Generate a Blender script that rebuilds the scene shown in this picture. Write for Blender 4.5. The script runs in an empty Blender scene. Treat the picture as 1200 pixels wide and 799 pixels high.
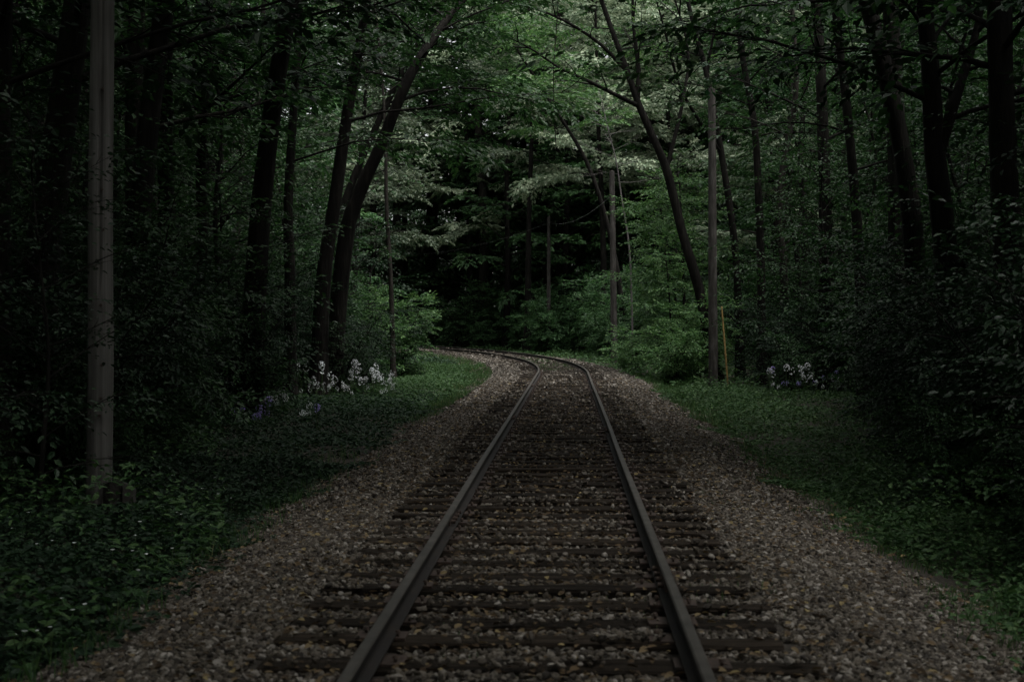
import bpy, math, random
import numpy as np
from mathutils import Vector
R = math.radians
SC = bpy.context.scene
COL = SC.collection

# ------------------------------------------------------------------ camera
F = 1667.0; CX = 600.0; HY = 379.0; CAMZ = 1.645
cam_d = bpy.data.cameras.new('camera'); cam = bpy.data.objects.new('camera', cam_d); COL.objects.link(cam)
cam_d.sensor_width = 36.0; cam_d.lens = 50.0; cam_d.clip_start = 0.1; cam_d.clip_end = 2000
cam.location = (0, 0, CAMZ); cam.rotation_euler = (R(90 - 0.705), 0, 0)
cam_d.dof.use_dof = True; cam_d.dof.focus_distance = 30.0; cam_d.dof.aperture_fstop = 4.0
SC.camera = cam

# ------------------------------------------------------------------ world, sun, exposure
W = bpy.data.worlds.new('World'); SC.world = W; W.use_nodes = True
nt = W.node_tree; nt.nodes.clear()
SUN_EL, SUN_AZ = 70.0, 125.0       # azimuth measured from +Y towards +X
sky = nt.nodes.new('ShaderNodeTexSky'); sky.sky_type = 'NISHITA'; sky.sun_disc = False
sky.sun_elevation = R(SUN_EL); sky.sun_rotation = R(SUN_AZ); sky.air_density = 1.0; sky.dust_density = 4.0
hsv = nt.nodes.new('ShaderNodeHueSaturation'); hsv.inputs['Saturation'].default_value = 0.12
bg = nt.nodes.new('ShaderNodeBackground'); bg.inputs['Strength'].default_value = 0.12
out = nt.nodes.new('ShaderNodeOutputWorld')
nt.links.new(sky.outputs[0], hsv.inputs['Color']); nt.links.new(hsv.outputs[0], bg.inputs['Color'])
nt.links.new(bg.outputs[0], out.inputs['Surface'])
sun_d = bpy.data.lights.new('sun', 'SUN'); sun = bpy.data.objects.new('sun', sun_d); COL.objects.link(sun)
sun_d.energy = 1.5; sun_d.angle = R(26); sun_d.color = (1.0, 0.985, 0.95)
sd = Vector((math.sin(R(SUN_AZ)) * math.cos(R(SUN_EL)), math.cos(R(SUN_AZ)) * math.cos(R(SUN_EL)), math.sin(R(SUN_EL))))
sun.rotation_euler = sd.to_track_quat('Z', 'Y').to_euler(); sun.location = (0, 0, 40)
SC.view_settings.view_transform = 'Standard'; SC.view_settings.look = 'None'
SC.view_settings.gamma = 1.0; SC.view_settings.use_curve_mapping = False
SC.view_settings.exposure = 1.15
SC.render.engine = 'CYCLES'
cy = SC.cycles
cy.max_bounces = 6; cy.diffuse_bounces = 3; cy.glossy_bounces = 2; cy.transmission_bounces = 4; cy.transparent_max_bounces = 4
cy.use_denoising = True; cy.use_adaptive_sampling = True; cy.adaptive_threshold = 0.01
cy.caustics_reflective = False; cy.caustics_refractive = False
try: cy.denoiser = 'OPENIMAGEDENOISE'
except Exception: pass

# ------------------------------------------------------------------ helpers: objects and tags
def tag(o, label=None, cat=None, group=None, kind=None):
    if label: o['label'] = label
    if cat: o['category'] = cat
    if group: o['group'] = group
    if kind: o['kind'] = kind
    return o
def empty(name, loc=(0, 0, 0), rz=0.0, sc=1.0):
    o = bpy.data.objects.new(name, None); COL.objects.link(o)
    o.empty_display_size = 0.2
    o.location = loc; o.rotation_euler = (0, 0, rz); o.scale = (sc, sc, sc)
    return o
def copy_tree(root, loc, rz=0.0, sc=1.0, label=None, group=None, tilt=(0, 0)):
    r = root.copy(); COL.objects.link(r); r.location = loc; r.rotation_euler = (tilt[0], tilt[1], rz)
    r.scale = sc if hasattr(sc, '__len__') else (sc, sc, sc)
    if label: r['label'] = label
    if group: r['group'] = group
    for ch in list(root.children):
        c = ch.copy(); COL.objects.link(c); c.parent = r
        for g in list(ch.children):
            d = g.copy(); COL.objects.link(d); d.parent = c
    return r

class MB:
    """collects vertices and faces, links them as ONE mesh object"""
    def __init__(s): s.v = []; s.f = []; s.n = 0; s.sm = []
    def add(s, v, f, smooth=False):
        v = np.asarray(v, dtype=np.float32).reshape(-1, 3); f = np.asarray(f, dtype=np.int32)
        s.v.append(v); s.f.append(f + s.n); s.n += len(v); s.sm.append(smooth)
    def mesh(s, name):
        me = bpy.data.meshes.new(name)
        v = np.concatenate(s.v); me.vertices.add(len(v)); me.vertices.foreach_set('co', v.ravel())
        loops = np.concatenate([f.ravel() for f in s.f])
        tot = np.concatenate([np.full(len(f), f.shape[1], dtype=np.int32) for f in s.f])
        smo = np.concatenate([np.full(len(f), b, dtype=bool) for f, b in zip(s.f, s.sm)])
        start = np.concatenate([[0], np.cumsum(tot)[:-1]]).astype(np.int32)
        me.loops.add(len(loops)); me.loops.foreach_set('vertex_index', loops)
        me.polygons.add(len(tot)); me.polygons.foreach_set('loop_start', start)
        me.polygons.foreach_set('use_smooth', smo)
        me.update(calc_edges=True)
        return me
    def build(s, name, mat, parent=None):
        me = s.mesh(name); me.materials.append(mat)
        o = bpy.data.objects.new(name, me); COL.objects.link(o)
        if parent: o.parent = parent
        return o

def norm(a): return a / np.maximum(np.linalg.norm(a, axis=-1, keepdims=True), 1e-9)
def frames(d, roll=None, up=(0, 0, 1)):
    """matrices (N,3,3) whose columns are forward, left, up"""
    d = norm(np.asarray(d, float)); u = np.tile(np.array(up, float), (len(d), 1))
    bad = np.abs((d * u).sum(1)) > 0.98; u[bad] = (1, 0.1, 0)
    y = norm(np.cross(u, d)); z = np.cross(d, y)
    if roll is not None:
        c, s_ = np.cos(roll)[:, None], np.sin(roll)[:, None]
        y, z = y * c + z * s_, z * c - y * s_
    return np.stack([d, y, z], axis=2)
LEAF6 = np.array([[0, 0, 0], [.32, .5, .1], [.68, .4, .06], [1, 0, -.12], [.68, -.4, .06], [.32, -.5, .1]], float)
LEAF6F = np.array([[0, 5, 4, 3], [0, 3, 2, 1]])
LEAF4 = np.array([[0, 0, 0], [.45, .5, .06], [1, 0, -.08], [.45, -.5, .06]], float)
LEAF4F = np.array([[0, 3, 2, 1]])
def leaves(mb, pos, rot, ln, wd=0.6, six=True):
    T = (LEAF6 if six else LEAF4).copy(); Fc = LEAF6F if six else LEAF4F
    n = len(pos); ln = np.broadcast_to(np.asarray(ln, float), (n,)); wd = np.broadcast_to(np.asarray(wd, float), (n,))
    L = T[None] * np.stack([np.ones(n), wd, np.ones(n) * .8], 1)[:, None, :] * ln[:, None, None]
    V = pos[:, None, :] + np.einsum('nij,nkj->nki', rot, L)
    k = len(T)
    Fi = (Fc[None] + (np.arange(n) * k)[:, None, None]).reshape(-1, 4)
    mb.add(V.reshape(-1, 3), Fi)
def tube(mb, pts, rad, k=6, cap=True, smooth=True):
    pts = np.asarray(pts, float); n = len(pts); rad = np.broadcast_to(np.asarray(rad, float), (n,))
    d = norm(np.gradient(pts, axis=0))
    ref = np.array([0.3, 0.2, 1.0]) if abs(d[:, 2]).mean() < .7 else np.array([1.0, 0.3, 0.1])
    a = norm(np.cross(d, ref)); b = np.cross(d, a)
    ang = np.arange(k) * 2 * math.pi / k
    V = pts[:, None] + rad[:, None, None] * (np.cos(ang)[None, :, None] * a[:, None] + np.sin(ang)[None, :, None] * b[:, None])
    i = np.arange(n - 1)[:, None] * k; j = np.arange(k)[None]; j2 = (j + 1) % k
    Fq = np.stack([i + j, i + k + j, i + k + j2, i + j2], 2).reshape(-1, 4)
    mb.add(V.reshape(-1, 3), Fq, smooth)
    if cap:
        c = np.vstack([V[-1], pts[-1][None]])
        mb.add(c, np.stack([np.arange(k), (np.arange(k) + 1) % k, np.full(k, k)], 1)[:, ::-1], False)
def spline(P, n):
    P = np.asarray(P, float); Q = np.vstack([2 * P[0] - P[1], P, 2 * P[-1] - P[-2]])
    t = np.linspace(0, len(P) - 1 - 1e-6, n); i = t.astype(int); u = (t - i)[:, None]
    a, b, c, d = Q[i], Q[i + 1], Q[i + 2], Q[i + 3]
    return .5 * (2 * b + (c - a) * u + (2 * a - 5 * b + 4 * c - d) * u ** 2 + (3 * b - a - 3 * c + d) * u ** 3)
def px(x, y, d):
    """a point seen at photo pixel x, y and d metres down the line"""
    return np.array([(x - CX) / F * d, d, CAMZ - (y - HY) / F * d])
# cheap value noise
_rng0 = np.random.RandomState(5); _tab = _rng0.rand(64, 64)
def vnoise(x, y, sc):
    x = np.asarray(x) / sc; y = np.asarray(y) / sc
    xi = np.floor(x).astype(int); yi = np.floor(y).astype(int); fx = x - xi; fy = y - yi
    fx = fx * fx * (3 - 2 * fx); fy = fy * fy * (3 - 2 * fy)
    t = lambda a, b: _tab[a % 64, b % 64]
    return (t(xi, yi) * (1 - fx) + t(xi + 1, yi) * fx) * (1 - fy) + (t(xi, yi + 1) * (1 - fx) + t(xi + 1, yi + 1) * fx) * fy

# ------------------------------------------------------------------ materials
def mat(name):
    m = bpy.data.materials.new(name); m.use_nodes = True
    n = m.node_tree; p = n.nodes['Principled BSDF']
    return m, n, p
def ramp(n, fac, stops):
    r = n.nodes.new('ShaderNodeValToRGB'); e = r.color_ramp.elements
    while len(e) < len(stops): e.new(0.5)
    for el, (pos, c) in zip(e, stops): el.position = pos; el.color = (*c, 1)
    n.links.new(fac, r.inputs[0]); return r.outputs[0]
def noise(n, scale, detail=4, coord='Object', vec=None, rough=.6):
    tc = n.nodes.new('ShaderNodeTexCoord'); t = n.nodes.new('ShaderNodeTexNoise')
    t.inputs['Scale'].default_value = scale; t.inputs['Detail'].default_value = detail; t.inputs['Roughness'].default_value = rough
    src = tc.outputs[coord]
    if vec:
        mp = n.nodes.new('ShaderNodeMapping'); mp.inputs['Scale'].default_value = vec
        n.links.new(src, mp.inputs[0]); src = mp.outputs[0]
    n.links.new(src, t.inputs['Vector']); return t.outputs['Fac']
def bump(n, p, fac, strength, dist):
    b = n.nodes.new('ShaderNodeBump'); b.inputs['Strength'].default_value = strength; b.inputs['Distance'].default_value = dist
    n.links.new(fac, b.inputs['Height']); n.links.new(b.outputs[0], p.inputs['Normal'])
def leaf_mat(name, stops, trans=.3, rough=.5, spec=.28):
    m, n, p = mat(name)
    g = n.nodes.new('ShaderNodeNewGeometry'); oi = n.nodes.new('ShaderNodeObjectInfo')
    c = ramp(n, g.outputs['Random Per Island'], stops)
    h = n.nodes.new('ShaderNodeHueSaturation'); n.links.new(c, h.inputs['Color'])
    mr = n.nodes.new('ShaderNodeMapRange'); mr.inputs['To Min'].default_value = .75; mr.inputs['To Max'].default_value = 1.25
    n.links.new(oi.outputs['Random'], mr.inputs['Value']); n.links.new(mr.outputs[0], h.inputs['Value'])
    n.links.new(h.outputs[0], p.inputs['Base Color']); p.inputs['Roughness'].default_value = rough
    p.inputs['Specular IOR Level'].default_value = spec
    t = n.nodes.new('ShaderNodeBsdfTranslucent'); hh = n.nodes.new('ShaderNodeHueSaturation')
    hh.inputs['Hue'].default_value = .495; hh.inputs['Saturation'].default_value = 1.1; hh.inputs['Value'].default_value = 1.3
    n.links.new(h.outputs[0], hh.inputs['Color']); n.links.new(hh.outputs[0], t.inputs['Color'])
    mx = n.nodes.new('ShaderNodeMixShader'); mx.inputs[0].default_value = trans
    n.links.new(p.outputs[0], mx.inputs[1]); n.links.new(t.outputs[0], mx.inputs[2])
    n.links.new(mx.outputs[0], n.nodes['Material Output'].inputs['Surface'])
    return m
M = {}
M['leaf_mid'] = leaf_mat('leaf_mid', [(0, (0.0124, 0.0346, 0.0113)), (.5, (0.0211, 0.0547, 0.0177)), (1, (0.0377, 0.0806, 0.0266))])
M['leaf_dark'] = leaf_mat('leaf_dark', [(0, (0.0063, 0.0198, 0.0081)), (.6, (0.0112, 0.0310, 0.0123)), (1, (0.0212, 0.0471, 0.0171))], .22)
M['leaf_lit_pale'] = leaf_mat('leaf_lit_pale', [(0, (0.1325, 0.1884, 0.1178)), (.5, (0.2208, 0.2797, 0.1840)), (1, (0.3459, 0.3901, 0.2723))], .25)  # glow of the lit crowns put into a pale leaf colour
M['leaf_far_lifted'] = leaf_mat('leaf_far_lifted', [(0, (0.0250, 0.0650, 0.0250)), (.5, (0.0450, 0.1050, 0.0387)), (1, (0.0800, 0.1562, 0.0575))])  # leaf colour lightened to stand in for light missing beyond the bend
M['leaf_lit_dim'] = leaf_mat('leaf_lit_dim', [(0, (.055, .085, .048)), (.5, (.092, .128, .078)), (1, (.150, .185, .115))], .25)  # weaker glow of the left lit crown, painted as paler leaves
M['leaf_lit_green'] = leaf_mat('leaf_lit_green', [(0, (0.0399, 0.0945, 0.0336)), (.5, (0.0693, 0.1470, 0.0504)), (1, (0.1260, 0.2152, 0.0788))], .34)  # lit look of the foliage in the gap put into a brighter green
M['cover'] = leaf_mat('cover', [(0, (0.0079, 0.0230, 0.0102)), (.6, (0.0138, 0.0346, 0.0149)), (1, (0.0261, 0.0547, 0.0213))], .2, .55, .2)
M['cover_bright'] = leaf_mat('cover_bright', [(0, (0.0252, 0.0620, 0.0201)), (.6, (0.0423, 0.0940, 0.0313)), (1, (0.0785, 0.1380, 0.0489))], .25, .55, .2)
M['grass'] = leaf_mat('grass', [(0, (0.0302, 0.0720, 0.0225)), (.5, (0.0483, 0.1050, 0.0337)), (.92, (0.0856, 0.1450, 0.0501)), (1, (0.1611, 0.1400, 0.0749))], .25, .5)
M['litter'] = leaf_mat('litter', [(0, (.035, .024, .015)), (.4, (.080, .055, .032)), (.75, (.14, .10, .056)), (.93, (.19, .145, .08)), (1, (.27, .215, .10))], .1, .75, .15)

def bark(name, a, b, c, sc=1.0):
    m, n, p = mat(name)
    f = noise(n, 9 * sc, 6, 'Object', (1, 1, .16)); f2 = noise(n, 2.5, 4)
    mx = n.nodes.new('ShaderNodeMath'); mx.operation = 'MULTIPLY_ADD'; mx.inputs[1].default_value = .65
    sc2 = n.nodes.new('ShaderNodeMath'); sc2.operation = 'MULTIPLY'; sc2.inputs[1].default_value = .35
    n.links.new(f2, sc2.inputs[0]); n.links.new(f, mx.inputs[0]); n.links.new(sc2.outputs[0], mx.inputs[2])
    n.links.new(ramp(n, mx.outputs[0], [(.3, a), (.5, b), (.68, c)]), p.inputs['Base Color'])
    p.inputs['Roughness'].default_value = .9; p.inputs['Specular IOR Level'].default_value = .12
    bump(n, p, f, 1.0, .05)
    return m
M['bark'] = bark('bark', (.008, .007, .006), (.021, .0185, .0155), (.046, .042, .036))
M['bark_dark'] = bark('bark_dark', (.004, .0037, .0032), (.0105, .0094, .0080), (.026, .0235, .020))
M['bark_pale'] = bark('bark_pale', (.07, .063, .055), (.16, .145, .13), (.26, .245, .22))
M['twig_dead'] = bark('twig_dead', (.07, .066, .06), (.13, .12, .115), (.20, .19, .18))
def pole_mat():
    m, n, p = mat('weathered_pole_wood')
    f = noise(n, 14, 6, 'Object', (1, 1, .03)); f2 = noise(n, 1.3, 5)
    c1 = ramp(n, f, [(.25, (.045, .042, .038)), (.5, (.115, .108, .10)), (.75, (.20, .192, .182))])
    mix = n.nodes.new('ShaderNodeMixRGB'); mix.blend_type = 'MULTIPLY'; mix.inputs[0].default_value = .7
    n.links.new(c1, mix.inputs[1]); n.links.new(ramp(n, f2, [(.3, (.5, .48, .46)), (.65, (1, 1, 1))]), mix.inputs[2])
    n.links.new(mix.outputs[0], p.inputs['Base Color']); p.inputs['Roughness'].default_value = .85
    bump(n, p, f, .8, .012); return m
M['pole'] = pole_mat()
M['pole_tarred'] = bark('pole_tarred', (.022, .020, .018), (.058, .053, .048), (.12, .113, .105))
def tie_mat():
    m, n, p = mat('old_sleeper_timber')
    f = noise(n, 16, 6, 'Object', (.06, 1, 1)); f2 = noise(n, 3, 5, 'Generated')
    oi = n.nodes.new('ShaderNodeObjectInfo')
    c1 = ramp(n, f, [(.3, (.006, .0045, .0032)), (.52, (.017, .0128, .0090)), (.75, (.042, .032, .023))])
    h = n.nodes.new('ShaderNodeHueSaturation'); n.links.new(c1, h.inputs['Color'])
    mr = n.nodes.new('ShaderNodeMapRange'); mr.inputs['To Min'].default_value = .6; mr.inputs['To Max'].default_value = 1.35
    n.links.new(oi.outputs['Random'], mr.inputs['Value']); n.links.new(mr.outputs[0], h.inputs['Value'])
    n.links.new(h.outputs[0], p.inputs['Base Color']); p.inputs['Roughness'].default_value = .92; p.inputs['Specular IOR Level'].default_value = .12
    bump(n, p, f, 1, .02); return m
M['tie'] = tie_mat()
def rail_mat():
    m, n, p = mat('rusty_rail_steel')
    f = noise(n, 6, 6); g = n.nodes.new('ShaderNodeNewGeometry')
    sep = n.nodes.new('ShaderNodeSeparateXYZ'); n.links.new(g.outputs['True Normal'], sep.inputs[0])
    tcg = n.nodes.new('ShaderNodeTexCoord'); sp2 = n.nodes.new('ShaderNodeSeparateXYZ'); n.links.new(tcg.outputs['Object'], sp2.inputs[0])
    hi = n.nodes.new('ShaderNodeMath'); hi.operation = 'GREATER_THAN'; hi.inputs[1].default_value = .172
    n.links.new(sp2.outputs['Z'], hi.inputs[0])
    up = n.nodes.new('ShaderNodeMath'); up.operation = 'GREATER_THAN'; up.inputs[1].default_value = .6
    n.links.new(sep.outputs['Z'], up.inputs[0])
    both = n.nodes.new('ShaderNodeMath'); both.operation = 'MULTIPLY'
    n.links.new(hi.outputs[0], both.inputs[0]); n.links.new(up.outputs[0], both.inputs[1])
    rust = ramp(n, f, [(.3, (.005, .0037, .003)), (.55, (.0105, .0075, .0058)), (.75, (.024, .0155, .0105))])
    worn = ramp(n, f, [(.3, (.030, .026, .022)), (.7, (.078, .070, .060))])
    mix = n.nodes.new('ShaderNodeMixRGB'); n.links.new(both.outputs[0], mix.inputs[0])
    n.links.new(rust, mix.inputs[1]); n.links.new(worn, mix.inputs[2]); n.links.new(mix.outputs[0], p.inputs['Base Color'])
    rr = n.nodes.new('ShaderNodeMapRange'); rr.inputs['To Min'].default_value = .85; rr.inputs['To Max'].default_value = .6
    n.links.new(both.outputs[0], rr.inputs['Value']); n.links.new(rr.outputs[0], p.inputs['Roughness'])
    m2 = n.nodes.new('ShaderNodeMath'); m2.operation = 'MULTIPLY'; m2.inputs[1].default_value = .25
    n.links.new(both.outputs[0], m2.inputs[0]); n.links.new(m2.outputs[0], p.inputs['Metallic'])
    bump(n, p, noise(n, 60, 4), .3, .004); return m
M['rail'] = rail_mat()
def plain(name, stops, scale, rough=.8, bstr=.4, bd=.01, detail=5):
    m, n, p = mat(name); f = noise(n, scale, detail)
    n.links.new(ramp(n, f, stops), p.inputs['Base Color']); p.inputs['Roughness'].default_value = rough
    bump(n, p, f, bstr, bd); return m
M['iron'] = plain('rusty_iron', [(.3, (.02, .013, .01)), (.7, (.06, .036, .024))], 30)
M['ballast'] = plain('ballast_dirt', [(.3, (.015, .0115, .008)), (.5, (.034, .027, .020)), (.7, (.064, .053, .040))], 24, .95, 1, .03, 8)
M['soil'] = plain('forest_soil', [(.3, (.012, .010, .007)), (.55, (.030, .024, .016)), (.75, (.055, .046, .028))], 3, .95, 1, .05, 8)
M['stump'] = plain('rotten_wood', [(.3, (.008, .007, .006)), (.7, (.03, .025, .02))], 12, .95, 1, .02)
M['plank'] = plain('grey_plank', [(.3, (.025, .022, .019)), (.7, (.065, .059, .053))], 12, .9, .6, .01)
M['yellow'] = plain('faded_yellow_plastic', [(.35, (.26, .16, .05)), (.65, (.46, .32, .12))], 6, .55, .1, .002)
M['petal_white'] = leaf_mat('petal_white', [(0, (.66, .68, .70)), (1, (.84, .85, .86))], .4)
M['petal_purple'] = leaf_mat('petal_purple', [(0, (.34, .26, .62)), (1, (.58, .50, .84))], .4)
M['stem'] = plain('green_stem', [(.3, (.03, .06, .02)), (.7, (.06, .1, .03))], 10, .6, 0, .001)
M['wire'] = plain('grey_wire', [(.3, (.16, .16, .16)), (.7, (.26, .26, .26))], 3, .5, 0, .001)
def stone_mat():
    m, n, p = mat('crushed_stone')
    g = n.nodes.new('ShaderNodeNewGeometry'); f = noise(n, 45, 4)
    c = ramp(n, g.outputs['Random Per Island'], [(0, (.020, .0155, .011)), (.35, (.056, .044, .031)), (.62, (.100, .083, .061)), (.85, (.155, .136, .112)), (1, (.33, .305, .27))])
    mix = n.nodes.new('ShaderNodeMixRGB'); mix.blend_type = 'MULTIPLY'; mix.inputs[0].default_value = .7
    n.links.new(c, mix.inputs[1]); n.links.new(ramp(n, f, [(.35, (.45, .42, .4)), (.6, (1, 1, 1))]), mix.inputs[2])
    n.links.new(mix.outputs[0], p.inputs['Base Color']); p.inputs['Roughness'].default_value = .85
    bump(n, p, f, .5, .006); return m
M['stone'] = stone_mat()

# ------------------------------------------------------------------ the line of the track
S0 = -8.0; PHI0 = math.atan(.04); SB = 42.0; RAD = 138.0
_ss = np.arange(0, 150, .5); _h = np.where(_ss < SB - S0, PHI0, PHI0 - (_ss - (SB - S0)) / RAD)
_x = np.concatenate([[0], np.cumsum(np.sin(_h[:-1]) * .5)]) + (-.176 + .04 * S0); _y = np.concatenate([[0], np.cumsum(np.cos(_h[:-1]) * .5)]) + S0
def track(s, off=0.0):
    s = np.asarray(s, float); x = np.interp(s, _ss, _x); y = np.interp(s, _ss, _y); h = np.interp(s, _ss, _h)
    return x + off * np.cos(h), y - off * np.sin(h), h
def offset(x, y):
    """signed distance to the track centre (right positive) and s"""
    x = np.atleast_1d(np.asarray(x, float)); y = np.atleast_1d(np.asarray(y, float))
    o = np.empty(len(x)); s = np.empty(len(x))
    for a in range(0, len(x), 20000):
        X, Y = x[a:a + 20000], y[a:a + 20000]
        d2 = (X[:, None] - _x[None]) ** 2 + (Y[:, None] - _y[None]) ** 2
        i = d2.argmin(1); hh = _h[i]
        rx, ry = X - _x[i], Y - _y[i]
        side = rx * np.cos(hh) - ry * np.sin(hh); o[a:a + 20000] = np.sign(side) * np.sqrt(d2[np.arange(len(X)), i]); s[a:a + 20000] = _ss[i]
    return o, s
BO = np.array([0, 1.3, 1.75, 2.5, 3.0, 3.4]); BZ = np.array([.000, .000, -.014, -.17, -.30, -.42])
def bed_z(o, x, y): return np.interp(np.abs(o), BO, BZ) + (vnoise(x, y, .5) - .5) * .03 + (vnoise(x, y, 1.7) - .5) * .04
def ground_z(x, y): return -.30 + (vnoise(x, y, 7.0) - .5) * .22 + (vnoise(x, y, 2.1) - .5) * .10
def gz1(x, y): return float(ground_z(np.array([x]), np.array([y]))[0])

# ------------------------------------------------------------------ ground
def lines(a, b, n, pw): t = np.linspace(-1, 1, n); return np.sign(t) * np.abs(t) ** pw * (b - a) / 2 + (a + b) / 2
gx = lines(-500, 500, 161, 2.6); gy = lines(-440, 560, 161, 2.2)
GX, GY = np.meshgrid(gx, gy, indexing='ij')
oo, _ = offset(GX.ravel(), GY.ravel())
GZ = ground_z(GX.ravel(), GY.ravel()) - np.where(np.abs(oo) < 2.9, .25, 0)
idx = np.arange(161 * 161).reshape(161, 161)
mb = MB(); mb.add(np.stack([GX.ravel(), GY.ravel(), GZ], 1), np.stack([idx[:-1, :-1], idx[1:, :-1], idx[1:, 1:], idx[:-1, 1:]], 2).reshape(-1, 4), True)
tag(mb.build('ground', M['soil']), 'dark leaf-strewn forest floor on both sides of the railway', 'ground', kind='structure')
# ballast bed
so = np.linspace(-3.4, 3.4, 69); sv = np.arange(2, 148, .25)
SO, SS = np.meshgrid(so, sv, indexing='ij'); X, Y, H = track(SS.ravel(), SO.ravel())
Z = bed_z(SO.ravel(), X, Y); idx = np.arange(len(X)).reshape(SO.shape)
mb = MB(); mb.add(np.stack([X, Y, Z], 1), np.stack([idx[:-1, :-1], idx[1:, :-1], idx[1:, 1:], idx[:-1, 1:]], 2).reshape(-1, 4), True)
tag(mb.build('ballast_bed', M['ballast']), 'brown gravel bed that carries the railway track', 'track bed', kind='structure')

# ------------------------------------------------------------------ rails
HEAD = [(-.070, .018), (-.070, .030), (-.018, .046), (-.010, .060), (-.010, .125), (-.034, .142), (-.036, .172), (-.026, .183),
        (.026, .183), (.036, .172), (.034, .142), (.010, .125), (.010, .060), (.018, .046), (.070, .030), (.070, .018)]
HEAD = [(a * .8, .183 - (.183 - z) * .64) for a, z in HEAD]
def rail(off, label):
    mb = MB(); sv = np.concatenate([np.arange(4, 50, 1.0), np.arange(50, 147, .5)]); P = []
    jig = (vnoise(sv, sv * 0 + off * 9, 6.0) - .5) * .012
    for a, z in HEAD:
        x, y, h = track(sv, off + a + jig); P.append(np.stack([x, y, np.full(len(sv), z) + (vnoise(sv, sv * 0 + 3 + off, 8.0) - .5) * .012], 1))
    P = np.stack(P, 1); k = len(HEAD); n = len(sv)
    i = np.arange(n - 1)[:, None] * k; j = np.arange(k)[None]; j2 = (j + 1) % k
    mb.add(P.reshape(-1, 3), np.stack([i + j, i + k + j, i + k + j2, i + j2], 2).reshape(-1, 4)[:, ::-1])
    mb.add(P[0], np.arange(k)[None]); mb.add(P[-1], np.arange(k)[None][:, ::-1])
    o = mb.build('rail', M['rail']); tag(o, label, 'rail', 'running rails of the track')
    # joint bars bolted to the web
    for sj in ([16.6, 28.5, 40.4] if off > 0 else [19.2, 31.1, 43.0]):
        for sgn in (-1, 1):
            m2 = MB(); s2 = np.linspace(sj - .38, sj + .38, 5); prof = [(.009, .096), (.024, .101), (.021, .142), (.009, .147)]
            Q = np.stack([np.stack([*track(s2, off + sgn * a)[:2], np.full(5, z)], 1) for a, z in prof], 1)
            i = np.arange(4)[:, None] * 4; j = np.arange(4)[None]; j2 = (j + 1) % 4
            m2.add(Q.reshape(-1, 3), np.stack([i + j, i + 4 + j, i + 4 + j2, i + j2], 2).reshape(-1, 4))
            m2.add(Q[0], [[0, 1, 2, 3]]); m2.add(Q[-1], [[3, 2, 1, 0]])
            for q in np.linspace(-.28, .28, 4):
                bx, by, bh = track(sj + q, off + sgn * .03); b2 = np.array([math.cos(bh), -math.sin(bh), 0]) * sgn
                c = np.array([float(bx), float(by), .121]); tube(m2, [c - b2 * .01, c + b2 * .028], [.018, .018], 6)
            m2.build('joint_bar', M['iron'], o)
    return o
rail(-.7525, 'left steel rail, the inner one of the curve, brown with a worn grey top')
rail(.7525, 'right steel rail, the outer one of the curve, brown with a worn grey top')

# ------------------------------------------------------------------ sleepers
rng = np.random.RandomState(11)
def tie_mesh(seed):
    r = np.random.RandomState(seed); mb = MB(); n = 14
    xs = np.linspace(-1.3, 1.3, n); prof = [(-.11, -.17), (-.11, -.012), (-.098, 0), (.098, 0), (.11, -.012), (.11, -.17)]
    V = np.array([[(x, a + (r.rand() - .5) * .016, z + (r.rand() - .5) * .012) for a, z in prof] for x in xs])
    k = 6; i = np.arange(n - 1)[:, None] * k; j = np.arange(k)[None]; j2 = (j + 1) % k
    mb.add(V.reshape(-1, 3), np.stack([i + j, i + k + j, i + k + j2, i + j2], 2).reshape(-1, 4)[:, ::-1])
    mb.add(V[0], np.arange(k)[None]); mb.add(V[-1], np.arange(k)[None][:, ::-1])
    return mb
def make_sleeper(seed):
    o = tie_mesh(seed).build('railway_sleeper', M['tie'])
    tag(o, 'dark weathered timber sleeper half buried in the gravel under the rails', 'sleeper', 'timber sleepers of the track')
    for sx in (-1, 1):
        m = MB(); hx, hy = .13, .085; cx = sx * .7525
        v = [(cx + a * hx, b * hy, z) for z in (.004, .017) for a, b in ((-1, -1), (1, -1), (1, 1), (-1, 1))]
        m.add(v, [[3, 2, 1, 0], [4, 5, 6, 7], [0, 1, 5, 4], [1, 2, 6, 5], [2, 3, 7, 6], [3, 0, 4, 7]])
        pl = m.build('tie_plate', M['iron'], o)
        for a, b in ((-.088, .04), (.088, -.04)):
            m = MB(); tube(m, [(cx + a, b, .0), (cx + a, b, .036)], [.009, .009], 6); tube(m, [(cx + a, b, .034), (cx + a, b, .048)], [.017, .012], 6)
            m.build('spike', M['iron'], pl)
    return o
ties = [make_sleeper(s) for s in (1, 2, 3)]
TIE_S = []
s = 11.5; k = 0
while s < 112:
    x, y, h = track(s); j = rng.rand(4)
    loc = (float(x) + (j[0] - .5) * .08, float(y), +.054 - j[1] * .020); rz = -float(h) + (j[2] - .5) * .035
    o = ties[k % 3]
    if k < 3: o.location = loc; o.rotation_euler = (0, 0, rz)
    else: copy_tree(o, loc, rz + (math.pi if j[3] > .5 else 0), (1 + (j[0] - .5) * .04, .85 + j[1] * .3, 1))
    TIE_S.append(s); s += .465 + (rng.rand() - .5) * .05; k += 1
TIE_S = np.array(TIE_S)

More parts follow.
